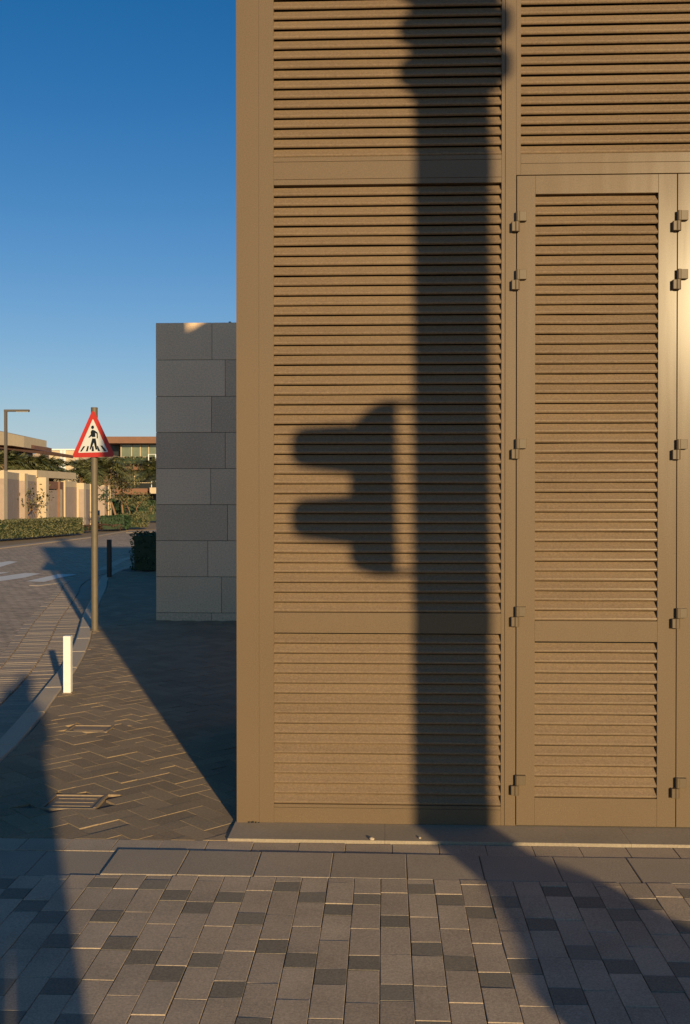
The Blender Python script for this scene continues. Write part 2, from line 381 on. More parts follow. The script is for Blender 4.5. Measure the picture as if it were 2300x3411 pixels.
# herringbone pavement on the left
hb = MB(); W = 0.1
BD = thing_region = None
COV = [(-1.655, -1.385, 4.70, 4.925), (-2.03, -1.76, 6.24, 6.42)]
def in_h(x, y):
    if y < 4.285 + 0.05 or y > 19.3: return False
    if x < kerb_x(y) + 0.05: return False
    if y > 4.4 and y < 8 and x > -0.78: return False
    if y < 4.4 and x > -0.80: return False
    if y >= 8 and x > 3: return False
    if y > 11.7 and x > -2.7: return False
    for a, b, c_, d_ in COV:
        if a-0.03 < x < b+0.03 and c_-0.03 < y < d_+0.03: return False
    return True
ca = math.cos(R(45))
rot = Matrix.Rotation(R(45), 4, 'Z')
for i in range(-150, 150):
    for j in range(-90, 90):
        for (bx, by, bw, bh) in ((0, 0, 2, 1), (0, 1, 1, 2)):
            ox = (i + 2*j + bx + bw/2)*W; oy = (i - 2*j + by + bh/2)*W
            X = (ox-oy)*ca - 3; Y = (ox+oy)*ca + 10
            hx, hy = bw*W/2-.0014, bh*W/2-.0014
            if in_h(X, Y) and Y > 4.287+.18 and X > kerb_x(Y)+.24 and not (Y < 4.9 and X > -1.0) and not (4.2 < Y < 8 and X > -.68-.16) and not any(a_-.16 < X < b_+.16 and c_-.16 < Y < d_+.16 for a_, b_, c_, d_ in COV):
                M = Matrix.Translation((X, Y, random.gauss(0, .0009))) @ rot @ Matrix.Rotation(random.gauss(0, 0.0062), 4, 'X') @ Matrix.Rotation(random.gauss(0, 0.0062), 4, 'Y')
                hb.cbox(-hx, hx, -hy, hy, -0.05, 0, 0.0016, random.random(), M)
                continue
            if X < -3.2 and Y < 4.2 or Y < 4.1 or Y > 19.4 or X > 3: continue
            if any(a_ < X < b_ and c_ < Y < d_ for a_, b_, c_, d_ in COV): continue
            # cut pavers along the borders
            P = [Vector(((ox+sx*hx-oy-sy*hy)*ca-3, (ox+sx*hx+oy+sy*hy)*ca+10)) for sx, sy in ((-1, -1), (1, -1), (1, 1), (-1, 1))]
            kp, kn = min(FRK, key=lambda q: (q[0].x-X)**2+(q[0].y-Y)**2)
            cuts = [(Vector((0, 4.289)), Vector((0, 1))), (kp+kn*0.155, kn)]
            if Y < 8: cuts.append((Vector((-0.686, 0)), Vector((-1, 0))))
            for a_, b_, c_, d_ in COV:
                if a_-.16 < X < b_+.16 and c_-.16 < Y < d_+.16:
                    sep = [(a_-X, Vector((a_-.004, Y)), Vector((-1, 0))), (X-b_, Vector((b_+.004, Y)), Vector((1, 0))), (c_-Y, Vector((X, c_-.004)), Vector((0, -1))), (Y-d_, Vector((X, d_+.004)), Vector((0, 1)))]
                    q_ = max(sep, key=lambda e: e[0]); cuts.append((q_[1], q_[2]))
            if Y > 11.3 and X > -3.0: cuts.append((Vector((-2.75, 0)), Vector((-1, 0))) if Y > 11.86 else (Vector((0, 11.85)), Vector((0, -1))))
            for cp_, cn in cuts:
                Q = []
                for i_ in range(len(P)):
                    p0, p1 = P[i_-1], P[i_]; d0, d1 = (p0-cp_).dot(cn), (p1-cp_).dot(cn)
                    if (d0 >= 0) != (d1 >= 0): Q.append(p0.lerp(p1, d0/(d0-d1)))
                    if d1 >= 0: Q.append(p1)
                P = Q
                if len(P) < 3: break
            if len(P) < 3: continue
            zt = random.gauss(0, .0009); hb.prism([(q.x, q.y) for q in P], 'z', -.05, zt, random.random())
tag(hb.build('herringbone_paving', M_herr), kind='structure')

# far pavement, drive and planted strips across the street
def strip(pts, z, name, m, thick=0.08):
    s = MB(); s.prism(pts, 'z', z-thick, z); tag(s.build(name, m), kind='structure')
pA = [gnd(-300, 1836, -.1), gnd(0, 1824, -.1), gnd(300, 1789, -.1), gnd(420, 1768, -.1), gnd(540, 1764, -.1), gnd(560, 1735, -.1), gnd(0, 1735, -.1), gnd(-300, 1745, -.1)]
strip([(p.x, p.y) for p in pA], -0.09, 'far_pavement', M_soil, 0.028)
pK = [gnd(-300, 1842, -.1), gnd(0, 1827, -.1), gnd(300, 1791, -.1), gnd(420, 1769.5, -.1), gnd(420, 1767, -.1), gnd(300, 1788, -.1), gnd(0, 1822, -.1), gnd(-300, 1837, -.1)]
strip([(p.x, p.y) for p in pK], -0.085, 'far_kerb', M_gut, 0.03)
pD = [gnd(420, 1768, -.02), gnd(560, 1764, -.02), gnd(560, 1740, -.02), gnd(450, 1742, -.02)]
strip([(p.x, p.y) for p in pD], -0.10, 'drive', M_gut, 0.015)

# ================================================================== LOUVRED BUILDING
FY = 4.50
bld = thing('louvred_building', 'bronze louvred metal utility building with hinged doors filling the right of the picture', 'building', (-0.674, FY, 0))
IB = bld
OFF = Vector((0.674, -FY, 0))
def put(o):            # shift world-space mesh into building space
    o.location = OFF; return o
PZ = 0.0
def lslats(x0, x1, z0, z1, yf=FY, seed=0):
    rnd = random.Random(seed)
    mb = MB(); p = 0.0443; n = int((z1-z0)/p); p = (z1-z0-0.004)/n if n else p
    prof = [(0.0110, 0.0), (0.0072, 0.0014), (0.0044, 0.0040), (0.0027, 0.0080), (0.0032, 0.0120), (0.0082, 0.0182), (0.0136, 0.0250), (0.0188, 0.0330), (0.0230, 0.0400), (0.0236, 0.0413)]
    back = [(y+0.0013, z-0.0008) for y, z in prof][::-1]
    lip = [(0.0124, 0.0006)]
    pts = prof + back[:-1] + [(0.0118, 0.0014)] + lip
    NS = 9
    for i in range(n):
        zb_ = z0 + 0.001 + i*p + rnd.gauss(0, .0003)
        top_cut = z1 - 0.0005
        pp = [(yf + y, min(zb_ + z, top_cut)) for y, z in pts]
        t = rnd.random()
        # a few spans per slat, slightly wavy
        k0 = len(mb.v); K = len(pp)
        wob = rnd.gauss(0, .0004)
        for s_ in range(NS+1):
            x = x0 + (x1-x0)*s_/NS
            dz = wob*math.sin(s_*0.8+i)
            mb.v += [(x, y, min(z+dz, top_cut)) for y, z in pp]
        for s_ in range(NS):
            for q in range(K):
                r_ = (q+1) % K
                a = k0+s_*K
                mb.f.append((a+q, a+K+q, a+K+r_, a+r_)); mb.t.append(t)
    # closing strip above the last slat
    return mb
def chamber(x0, x1, z0, z1, yb):
    m = MB(); m.quad((x0-.02, yb, z0-.02), (x1+.02, yb, z0-.02), (x1+.02, yb, z1+.02), (x0-.02, yb, z1+.02)); return m
TOPZ = 5.03
# frame members (each butt-jointed with 2 mm reveals)
fr = MB(); D0, D1 = FY, FY+0.055
def mem(x0, x1, z0, z1, dy=0.0): fr.box(x0, x1, D0+dy, D1, z0, z1)
g2 = 0.0003
cp_o = MB(); cp_o.box(-0.674, -0.5717, D0, D1, 0.010, 4.78); cp_o.box(-0.5711, -0.504, D0, D1, 0.012, 4.78)
put(cp_o.build('corner_post', M_bronze, bld))
mem(0.5214, 0.5375-g2, 0.012, 4.78); mem(0.5385, 0.5866, 0.012, 4.78)
for z0, z1 in ((0.012, 0.0815), (0.0825, 0.0972), (0.8765, 0.9685), (2.9027, 2.9265), (2.9275, 3.006), (3.007, 3.0277), (4.68, 4.78)):
    mem(-0.504, 0.5214, z0, z1, dy=0.0006)
mem(0.5866, 0.607, 2.9345, 4.78, dy=0.0)
mem(0.607, 3.2, 2.9345, 2.985); mem(0.607, 3.2, 2.986, 3.0277, dy=0.0006)
mem(0.607, 3.2, 4.68, 4.78, dy=0.0006)
mem(2.013, 3.2, 0.012, 2.9335)
put(fr.build('frame', M_bronze, bld, bevel=0.0011))
# parapet; the notch is added so a light wedge reaches the stone wall
pa = MB()
pa.prism([(-0.674, 4.781), (3.2, 4.781), (3.2, 5.12), (0.80, 5.12), (0.73, 5.075), (0.425, 4.90), (0.415, 5.12), (-0.674, 5.12)], 'y', FY+0.001, FY+0.12)
put(pa.build('parapet', M_bronze, bld))
for (x0, x1, z0, z1) in ((-0.504, 0.5214, 0.0972, 0.8765), (-0.504, 0.5214, 0.9685, 2.9027), (-0.504, 0.5214, 3.0277, 4.68), (0.607, 3.2, 3.0277, 4.68)):
    o = put(lslats(x0, x1, z0, z1, seed=int(z0*97)).build('louvre_panel', M_slat, bld))
    c_ = put(chamber(x0, x1, z0, z1, FY+0.054).build('backing', M_inner, o)); c_.location = (0, 0, 0)
# body behind the facade
bd = MB(); bd.box(-0.6735, 3.2, FY+0.0565, 7.0, 0.0, 4.30)
put(bd.build('wall', M_bronze, bld))
# plinth
pl = MB()
for xa, xb in ((-0.682, -0.0), (0.0, 1.05), (1.05, 2.25), (2.25, 3.3)):
    a, b = xa+.0006, xb-.0006
    n = len(pl.v)
    zf, zk = 0.0128, 0.0100
    sk = 0
    y0, y1 = 4.280, 4.60
    P = [(a, y0, -.03), (b, y0, -.03), (b, y1, -.03), (a-sk*1.3, y1, -.03), (a, y0, zf-.0015), (b, y0, zf-.0015), (b, y0+.0015, zf), (a, y0+.0015, zf), (b, y1, zk), (a-sk*1.3, y1, zk)]
    pl.v += P
    for f in ((0, 1, 5, 4), (4, 5, 6, 7), (7, 6, 8, 9), (0, 4, 7, 9, 3), (1, 2, 8, 6, 5)):
        pl.f.append(tuple(n+i for i in f)); pl.t.append(0.5)
put(pl.build('base_sill', M_plinth, bld))
# doors
def make_hinge(seam, z, parent):
    h = MB()
    def knuckle(cx, z0, z1, r, plate):
        seg = 14; pts = []
        y = FY - 0.012
        circ = [(cx + r*math.cos(a), y - 0.003 + r*math.sin(a)) for a in [2*math.pi*k/seg for k in range(seg)]]
        h.prism(circ, 'z', z0, z1)
        a, b = (cx, cx+plate) if plate > 0 else (cx+plate, cx)
        h.prism([(a, y-r*0.9), (b-0.002, y-r*0.9), (b, y-r*0.7), (b, FY+0.001), (a, FY+0.001)] if plate > 0 else [(a, y-r*0.72), (a+0.002, y-r*0.9), (b, y-r*0.9), (b, FY+0.001), (a, FY+0.001)], 'z', z0+.0012, z1-.0012)
    knuckle(seam+0.004, z+0.0015, z+0.046, 0.0105, 0.038)
    knuckle(seam-0.001, z-0.044, z, 0.0130, -0.024)
    return h
hz = (2.7218, 2.4622, 1.7072, 0.9558, 0.1982)
for di, (x0, x1) in enumerate(((0.5905, 1.2985), (1.3020, 2.010))):
    door = MB(); zb0, zb1 = 0.0150, 2.9310
    lx0, lx1 = x0+0.082, x1-0.082
    door.box(x0, lx0, D0, D0+0.05, zb0, zb1); door.box(lx1, x1, D0, D0+0.05, zb0, zb1)
    door.box(lx0, lx1, D0+0.0005, D0+0.05, zb0, 0.1398); door.box(lx0, lx1, D0+0.0005, D0+0.05, 0.8435, 0.9365); door.box(lx0, lx1, D0+0.0005, D0+0.05, 2.8487, zb1)
    do = put(door.build('door', M_bronze, bld, bevel=0.0011))
    tag(do, 'full louvred door leaf with hinges along both edges' if di == 0 else 'door leaf cut by the right edge of the picture')
    for z0, z1 in ((0.1398, 0.8435), (0.9365, 2.8487)):
        o = lslats(lx0, lx1, z0, z1, seed=di*50+int(z0*31)).build('louvre', M_slat, do)
    seam = x0 - 0.0015
    for z in hz:
        make_hinge(seam, z - (0.004 if di else 0), do).build('hinge', M_hinge, do, bevel=0.0012)
bk = MB(); bk.quad((0.53, FY+0.0555, 0.0), (2.1, FY+0.0555, 0.0), (2.1, FY+0.0555, 2.96), (0.53, FY+0.0555, 2.96))
put(bk.build('backing', M_inner, bld))

# small loose pebbles on the sill
def pebble(name, label, x, y, z, s, group=None):
    import bmesh
    bm = bmesh.new(); bmesh.ops.create_icosphere(bm, subdivisions=2, radius=s)
    rr = random.Random(int(x*1000))
    for v in bm.verts: v.co = Vector((v.co.x*1.2, v.co.y, v.co.z*0.75))*(1+rr.uniform(-.22, .22))
    me = bpy.data.meshes.new(name); bm.to_mesh(me); bm.free(); me.materials.append(M_kerb)
    o = bpy.data.objects.new(name, me); C.objects.link(o); o.location = (x, y, z); tag(o, label, 'stone', group)
p = gnd(1240, 2806); pebble('pebble', 'larger pale stone chip on the lit front edge of the building sill', p.x, 4.285, 0.0185, 0.0085)
p = gnd(1399, 2797); pebble('pebble', 'smaller pale stone chip on the sill beside the pole shadow', p.x, 4.312, 0.0165, 0.005)
# bits of debris at base of the corner
wd = MB()
for k in range(5):
    x = -0.625+0.012*k+random.uniform(-.003, .003); wd.box(x, x+.008, FY-.004, FY-.0005, .010, .010+random.uniform(.003, .008))
o = wd.build('debris', M_inner); tag(o, 'small dark crumbs of debris at the foot of the corner post', 'debris')

# ================================================================== STONE WALL
sw = thing('stone_wall', 'tall shaded wall of pale stone blocks beyond the corner of the louvred building', 'wall', (-2.745, 11.85, 0))
core = MB(); core.box(-2.735, 4.0, 11.856, 12.25, -0.1, 3.545)
o = core.build('core', M_sand, sw); o.location = (2.745, -11.85, 0)
s_ = 12*0; blk = MB()
scale = 1.0
zc = [3.565]
for yy in (817, 900, 982, 1064, 1146, 1228, 1310, 1392):
    zc.append(at(700, yy*2300/1568, 1.0).z)
def wz(py): # height on plane Y=11.85 near x=650
    p = at(650, py*2300/1568, 1.0); t = 11.85/p.y; return EYE+(p.z-EYE)*t
def wx(px):
    p = at(px*2300/1568, 1700, 1.0); t = 11.85/p.y; return p.x*t
zs = [3.565] + [wz(v) for v in (817, 900, 982, 1064, 1146, 1228, 1310, 1392)] + [-0.02]
jx = [482, 512, 481, 512, 479, 517, 472, 503, 480]
for i in range(len(zs)-1):
    xj = wx(jx[i]); xs = [-2.745, xj]
    while xs[-1] < 4: xs.append(xs[-1]+0.92)
    for a, b in zip(xs, xs[1:]):
        blk.box(a+(.0025 if a > -2.7 else 0), b-.0025, 11.85+random.uniform(-.0008, .0008) - (0.004 if i == 8 else 0), 12.26, zs[i+1]+.0025, zs[i]-(.0025 if i else 0), random.random())
o = blk.build('stone_facing', M_stone, sw, bevel=0.004); o.location = (2.745, -11.85, 0)

nb = MB(); xq = wx(521); nb.box(xq-.012, xq+.012, 11.9, 11.93, 3.566, 3.585); o = nb.build('cap_fitting', M_blackp, sw); o.location = (2.745, -11.85, 0)
# ================================================================== STREET FURNITURE
# crossing warning sign
sp = thing('warning_sign', 'red bordered triangular pedestrian crossing sign on a round metal pole at the kerb', 'road sign', (-3.222, 10.935, 0))
m = MB(); m.tube([(0, 0, -0.02), (0, 0, 2.47)], [0.037, 0.037], 24); m.tube([(0, 0, 2.465), (0, 0, 2.475)], [0.039, 0.036], 24)
m.tube([(0, 0, 0), (0, 0, 0.012)], [0.055, 0.05], 24)
m.build('pole', M_pole, sp, smooth=False)
plate = bpy.data.objects.new('sign_plate', None)
# plate local frame: x right, y up in plate plane, z outward (towards viewer-left)
PW, PH = 0.585, 0.505
def rounded_tri(w_, h_, r, cy=0.0, n=7):
    A = [(-w_/2, 0), (w_/2, 0), (0, h_)]
    out = []
    for i in range(3):
        p = Vector(A[i]); a = (Vector(A[i-1])-p).normalized(); b = (Vector(A[(i+1) % 3])-p).normalized()
        half = math.acos(max(-1, min(1, a.dot(b))))/2
        L_ = r/math.tan(half); c_ = p + (a+b).normalized()*(r/math.sin(half))
        s0 = p + a*L_ - c_; s1 = p + b*L_ - c_
        a0 = math.atan2(s0.y, s0.x); a1 = math.atan2(s1.y, s1.x)
        while a1 < a0: a1 += 2*math.pi
        out += [(c_.x + r*math.cos(a0+(a1-a0)*k/n), c_.y + r*math.sin(a0+(a1-a0)*k/n)+cy) for k in range(n+1)]
    return out
def flat(name, polys, m_, y0, y1, parent):
    mb = MB()
    for P in polys: mb.prism([(x, z) for x, z in P], 'y', y0, y1)
    return mb.build(name, m_, parent)
zb_ = 1.922
pl_o = flat('sign_plate', [rounded_tri(PW+.03, PH+.03, 0.028)], M_red, -0.046, -0.042, sp)
pl_o.location = (0, 0, 0)
shift = Matrix.Translation((0.02, 0, zb_))
turn = Matrix.Rotation(R(-24), 4, 'Z')
pl_o.matrix_local = turn @ shift
flat('white_field', [rounded_tri(0.425, 0.372, 0.008, 0.052)], M_signw, -0.0475, -0.0462, pl_o)
# pictogram traced in z1 zoom coordinates -> local units
def pc(x, y):   # z1 pixel to plate coordinates; white field spans 765..1110 (base y 500) apex (940,165)
    return ((x-937)/345*0.425, 0.052 + (500-y)/335*0.372)
picto = []
cx_, cy_ = pc(934, 250)
picto.append([(cx_+0.0205*math.cos(a), cy_+0.0195*math.sin(a)) for a in [2*math.pi*k/18 for k in range(18)]])
def P_(pts): return [pc(*q) for q in pts][::-1]
picto.append(P_([(920, 282), (935, 274), (962, 284), (992, 306), (994, 362), (982, 362), (980, 316), (964, 306), (966, 346), (928, 348), (922, 338), (898, 352), (884, 350), (904, 330), (915, 318), (912, 296)]))
picto.append(P_([(930, 360), (968, 362), (976, 400), (986, 468), (976, 476), (966, 470), (948, 402), (928, 440), (912, 472), (900, 468), (912, 420)]))
picto.append(P_([(828, 436), (850, 436), (808, 488), (788, 488)]))
picto.append(P_([(874, 436), (892, 436), (878, 488), (856, 488)]))
picto.append(P_([(928, 438), (944, 438), (950, 488), (922, 488)]))
picto.append(P_([(984, 436), (994, 436), (1020, 488), (994, 488), (988, 470)]))
picto.append(P_([(1022, 434), (1044, 434), (1092, 490), (1064, 490)]))
flat('pictogram', picto, M_signk, -0.0488, -0.0476, pl_o)
for zq in (.12, .30):
    bk_ = MB(); bk_.box(-0.07, 0.07, -0.041, -0.02, zq, zq+.03); bk_.build('bracket', M_pole, pl_o)

# bollards
def bollard(name, label, x, y, w_, h_, m_, group=None):
    t = thing(name, label, 'bollard', (x, y, 0), R(2), group)
    b = MB(); b.box(-w_/2, w_/2, -w_/2, w_/2, 0.006, h_); b.build('post', m_, t, bevel=0.002)
    f = MB(); f.box(-w_/2-.004, w_/2+.012, -w_/2-.012, w_/2+.010, -0.004, 0.0055); f.build('base_plate', M_cover, t)
bollard('bollard', 'short square white bollard on the sunlit pavement in front of the sign pole', -2.405, 7.46, 0.056, 0.435, M_whitep)
bollard('bollard', 'dark square bollard in the shade beside the clipped dark hedge', -5.05, 18.06, 0.074, 0.69, M_blackp)

# inspection covers
def cover(label, x0, x1, y0, y1, rz):
    t = thing('inspection_cover', label, 'manhole cover', ((x0+x1)/2, (y0+y1)/2, 0), R(rz), 'inspection covers in the pavement')
    a, b = (x1-x0)/2, (y1-y0)/2
    f = MB()
    f.box(-a, a, -b, -b+.014, -.03, .001); f.box(-a, a, b-.014, b, -.03, .002); f.box(-a, -a+.014, -b+.014, b-.014, -.03, .002); f.box(a-.014, a, -b+.014, b-.014, -.03, .003)
    f.build('rim', M_cover, t)
    l = MB(); l.box(-a+.018, a-.018, -b+.018, b-.018, -.03, -.004)
    for k in range(3 if y0 < 5.5 else 1):
        yy = -b+.055+k*(2*b-.11)/2; l.box(-a+.04, a-.04, yy-.006, yy+.006, -.0041, -.0016)
    l.build('lid', M_cover, t)
cover('nearer square metal inspection cover beside the photographer shadow', *COV[0], 0)
cover('farther square metal inspection cover near the white bollard', *COV[1], 0)

# street lamp far left
lp = at(20, 1729, 41.5)
L_ = thing('street_lamp', 'tall slim street lamp with a single flat horizontal arm behind the long hedge', 'street lamp', (lp.x, lp.y, 0), PSI)
m = MB(); m.box(-.055, .055, -.055, .055, -0.03, 4.98); m.build('pole', M_lamp, L_)
m = MB(); m.box(-.056, 0.98, -.07, .07, 4.981, 5.07); m.build('arm', M_lamp, L_)
m = MB(); m.box(0.45, 0.95, -.05, .05, 4.968, 4.9805); m.build('lamp_head', M_signw, L_)

# ================================================================== PLANTS
def leaf_cloud(mb, pts, size, rnd, flat_=0.0):
    for p in pts:
        a = rnd.uniform(0, 6.283); b = rnd.uniform(-1, 1); c = math.sqrt(1-b*b)
        n = Vector((c*math.cos(a), c*math.sin(a), b + flat_)).normalized()
        u = n.orthogonal().normalized(); v = n.cross(u)
        th = rnd.uniform(0, 6.283); u, v = u*math.cos(th)+v*math.sin(th), v*math.cos(th)-u*math.sin(th)
        s = size*rnd.uniform(.6, 1.4)
        p = Vector(p); mb.quad(p-u*s, p-v*s*.5, p+u*s, p+v*s*.5, rnd.random())
def hedge(name, label, pts, width, h, m_, dens=420, size=0.035, z0=0, seed=1, group=None, hole=None):
    "clipped hedge along a plan polyline"
    rnd = random.Random(seed)
    t = thing(name, label, 'hedge', (pts[0][0], pts[0][1], z0), 0, group)
    core_ = MB(); lf = []
    base = Vector((pts[0][0], pts[0][1]))
    for a, b in zip(pts, pts[1:]):
        a = Vector(a)-base; b = Vector(b)-base; d = (b-a).normalized(); n = Vector((-d.y, d.x))*width/2
        k = 0.93
        q = [a-n*k+d*.04, b-n*k-d*.04, b+n*k-d*.04, a+n*k+d*.04]
        core_.prism([(p.x, p.y) for p in q], 'z', 0.02, h*0.95, 0.2)
        L2 = (b-a).length
        area = 2*(L2+width)*h + L2*width
        for _ in range(int(area*dens)):
            r = rnd.random(); s = rnd.uniform(0, L2); zz_ = rnd.uniform(0.02, h)
            wav = 0.03*math.sin(s*3.1+seed)+0.02*math.sin(s*7.7+zz_*5)
            if r < (L2*width)/area: p = a+d*s+n*rnd.uniform(-1, 1); zz_ = h+rnd.gauss(0, .02)+wav*.5
            else:
                sd = rnd.random()
                if sd < L2/(L2+width): p = a+d*s+n*(1 if rnd.random() < .5 else -1)*(1+wav*.8+rnd.gauss(0, .05))
                else: p = (a-d*.02 if rnd.random() < .5 else b+d*.02)+n*rnd.uniform(-1, 1)+d*rnd.gauss(0, .02)
            lf.append((p.x, p.y, zz_))
    lm = MB(); leaf_cloud(lm, lf, size, rnd)
    core_.build('branches', M_leafd, t); lm.build('foliage', m_, t)
    return t
def g2d(px, py, z=0): q = gnd(px, py, z); return (q.x, q.y)
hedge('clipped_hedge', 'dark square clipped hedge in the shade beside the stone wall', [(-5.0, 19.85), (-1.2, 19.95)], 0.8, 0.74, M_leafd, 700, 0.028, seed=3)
hedge('clipped_hedge', 'long low sunlit hedge below the garden wall at the far left', [g2d(-260, 1812), g2d(0, 1795), g2d(120, 1786), g2d(246, 1776)], 0.8, 0.60, M_leaf, 700, 0.04, seed=4)
q0 = at(345, 1757, 48); q1 = at(372, 1757, 47)
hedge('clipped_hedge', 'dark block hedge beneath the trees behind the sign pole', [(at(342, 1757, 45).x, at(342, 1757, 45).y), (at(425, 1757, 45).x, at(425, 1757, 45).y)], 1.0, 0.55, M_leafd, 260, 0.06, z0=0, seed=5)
hedge('clipped_hedge', 'sunlit olive bushy hedge end right of the dark block hedge', [(at(428, 1757, 46).x, at(428, 1757, 46).y), (at(452, 1757, 47).x, at(452, 1757, 47).y)], 1.2, 0.58, M_leaf, 260, 0.06, z0=0, seed=6)
hedge('clipped_hedge', 'distant straight sunlit hedge next to the stone wall edge', [(at(452, 1740, 58).x, at(452, 1740, 58).y), (at(560, 1740, 58).x, at(560, 1740, 58).y)], 0.8, 0.50, M_leaf, 260, 0.06, z0=0, seed=7)
hedge('low_shrub', 'low dark red brown shrub bed at the end of the long hedge', [(at(252, 1775, 41.5).x, at(252, 1775, 41.5).y), (at(298, 1771, 42.5).x, at(298, 1771, 42.5).y)], 0.7, 0.22, mat('red_leaf', (0.07, 0.035, 0.02), 0.8, tone=0.5, var=0.2, scale=5), 260, 0.05, seed=8)
hedge('low_shrub', 'low red brown ground shrubs under the sign board trees', [(at(330, 1760, 43.5).x, at(330, 1760, 43.5).y), (at(395, 1760, 44).x, at(395, 1760, 44).y)], 0.7, 0.2, bpy.data.materials['red_leaf'], 260, 0.05, seed=9)

def tree(name, label, px, py, D, h, cw, ch, nleaf, size, m_, trunks=1, seed=0, tr=0.06, cat='tree', lean=0.0, group=None, bare=0.55):
    rnd = random.Random(seed)
    b = at(px, py, D)
    t = thing(name, label, cat, (b.x, b.y, 0), 0, group)
    tk = MB(); tips = []
    for k in range(trunks):
        x0 = (k-(trunks-1)/2)*cw*0.16
        fork = h*bare
        p0 = Vector((x0, rnd.uniform(-.1, .1), 0)); p1 = Vector((x0+rnd.uniform(-.12, .12)+lean*.5, 0, fork*.5)); p2 = Vector((x0*1.5+rnd.uniform(-.15, .15)+lean, 0, fork))
        tk.tube([p0, p1, p2], [tr, tr*.8, tr*.65], 7)
        for j in range(5):
            a = rnd.uniform(0, 6.28); rr = cw*.5*rnd.uniform(.4, .95)
            e = Vector((p2.x+math.cos(a)*rr, math.sin(a)*rr*.8, fork+(h-fork)*rnd.uniform(.25, .9)))
            mid = p2.lerp(e, .5)+Vector((rnd.uniform(-.1, .1), 0, .12))
            tk.tube([p2, mid, e], [tr*.5, tr*.3, tr*.12], 5); tips.append(e); tips.append(mid.lerp(e, .5))
    tk.build('trunk', M_bark, t)
    pts = []
    cl = [Vector((rnd.gauss(0, cw*.23), rnd.gauss(0, cw*.2), h-ch*.5+rnd.gauss(0, ch*.2))) for _ in range(10)] + tips
    for _ in range(nleaf):
        c = rnd.choice(cl); pts.append(c+Vector((rnd.gauss(0, cw*.10), rnd.gauss(0, cw*.10), rnd.gauss(0, ch*.09))))
    lm = MB(); leaf_cloud(lm, pts, size, rnd); lm.build('crown', m_, t)
    return t
def palm(name, label, px, py, D, z, rad, nf, seed, trunk=True, group='palms behind the garden wall'):
    rnd = random.Random(seed)
    b = at(px, py, D); t = thing(name, label, 'palm tree', (b.x, b.y, 0), 0, group)
    cz = b.z
    tk = MB(); tk.tube([(0, 0, 0), (0.03, 0, cz*.5), (0, 0, cz)], [.2, .17, .16], 9); tk.build('trunk', M_bark, t)
    lm = MB()
    for k in range(nf):
        a = rnd.uniform(0, 6.283); el = rnd.uniform(-.1, 1.25); L3 = rad*rnd.uniform(.75, 1.1)
        d = Vector((math.cos(a), math.sin(a), 0)); pts = []
        for s in range(13):
            u = s/12
            r = L3*(u*math.cos(el) + 0.05*u*u); zz_ = L3*(u*math.sin(el) - 0.62*u*u)
            pts.append(Vector((d.x*r, d.y*r, cz+zz_)))
        side = Vector((-d.y, d.x, 0)); tn = rnd.random()
        lm.tube(pts, [.025*(1-.8*i/12) for i in range(13)], 3, tn*.5, cap=False)
        for i in range(1, 13):
            p = pts[i]; fw = (pts[i]-pts[i-1]).normalized()
            for sgn in (-1, 1):
                for h_ in (0, .5):
                    pp = pts[i-1].lerp(p, h_); ll = rad*.34*(math.sin(math.pi*(i/13*.85+.12)))
                    e = pp+(side*sgn*.75+fw*.7+Vector((0, 0, rnd.uniform(-.35, .15)))).normalized()*ll
                    wv = fw*0.04
                    lm.quad(pp-wv, pp+wv, e+wv*.2, e-wv*.2, tn*.6+rnd.random()*.4)
    lm.build('crown', M_palm, t)
palm('palm_tree', 'dark full palm crown behind the wall left of the street lamp', 5, 1543, 49, 3, 1.55, 38, 11)
palm('palm_tree', 'dark dense palm crown just right of the street lamp', 62, 1546, 49.5, 3, 1.6, 40, 12)
palm('palm_tree', 'palm crown in the middle of the row under the brown roof edge', 116, 1556, 50, 3, 1.5, 36, 13)
palm('palm_tree', 'palm crown reaching right over the gateway in front of the white building', 166, 1556, 51, 3, 1.5, 36, 14)
palm('palm_tree', 'low rounded palm directly left of the sign pole', 272, 1572, 56, 3, 1.7, 40, 15)
palm('palm_tree', 'low palm crown tight right of the sign pole below the sign board', 345, 1562, 58, 3, 2.1, 46, 16)
palm('palm_tree', 'palm fronds showing beside the stone wall below the white balcony', 530, 1572, 66, 3, 2.4, 40, 17)
tree('small_tree', 'thin sparse leafed tree in front of the garden wall at far left', 100, 1745, 42, 1.95, 1.5, 1.0, 260, .07, M_olive, 3, 21, .03, bare=.35)
tree('small_tree', 'thin young tree beside the sign pole in front of the last wall pillar', 362, 1745, 46, 1.9, 0.9, 1.0, 170, .06, M_leafd, 1, 22, .03, bare=.55)
for i, (lab, px, D, h, cw, ch, n_, lean) in enumerate((
    ('leaning olive toned tree behind the sign pole, leftmost of the row', 392, 58, 3.3, 2.3, 2.0, 420, -.5),
    ('slender olive toned tree with a straight pale trunk, middle of the row', 414, 60, 3.5, 2.0, 2.1, 300, -.1),
    ('tall thin trunked tree in front of the brown terrace, rightmost of the row', 424, 62, 4.0, 1.4, 2.3, 260, 0.0))):
    tree('slender_tree', lab, px, 1735, D, h, cw, ch, n_, .085, M_olive, 1, 30+i, .07, lean=lean, group='trees in front of the brown villa')
tree('bushy_tree', 'small bright green multi stemmed tree before the brown villa', 447, 1735, 60, 1.75, 1.9, 1.1, 700, .075, M_leaf, 2, 41, .04, bare=.4)
tree('small_tree', 'very small young tree near the drive beside the stone wall', 507, 1735, 60, 1.0, 0.5, .6, 120, .05, M_leaf, 1, 42, .03)
hedge('planting_bed', 'dark dense shrubs in deep shade at the foot of the brown villa', [(at(370, 1720, 66).x, at(370, 1720, 66).y), (at(560, 1720, 66).x, at(560, 1720, 66).y)], 1.2, 1.1, M_leafd, 120, .1, seed=43)

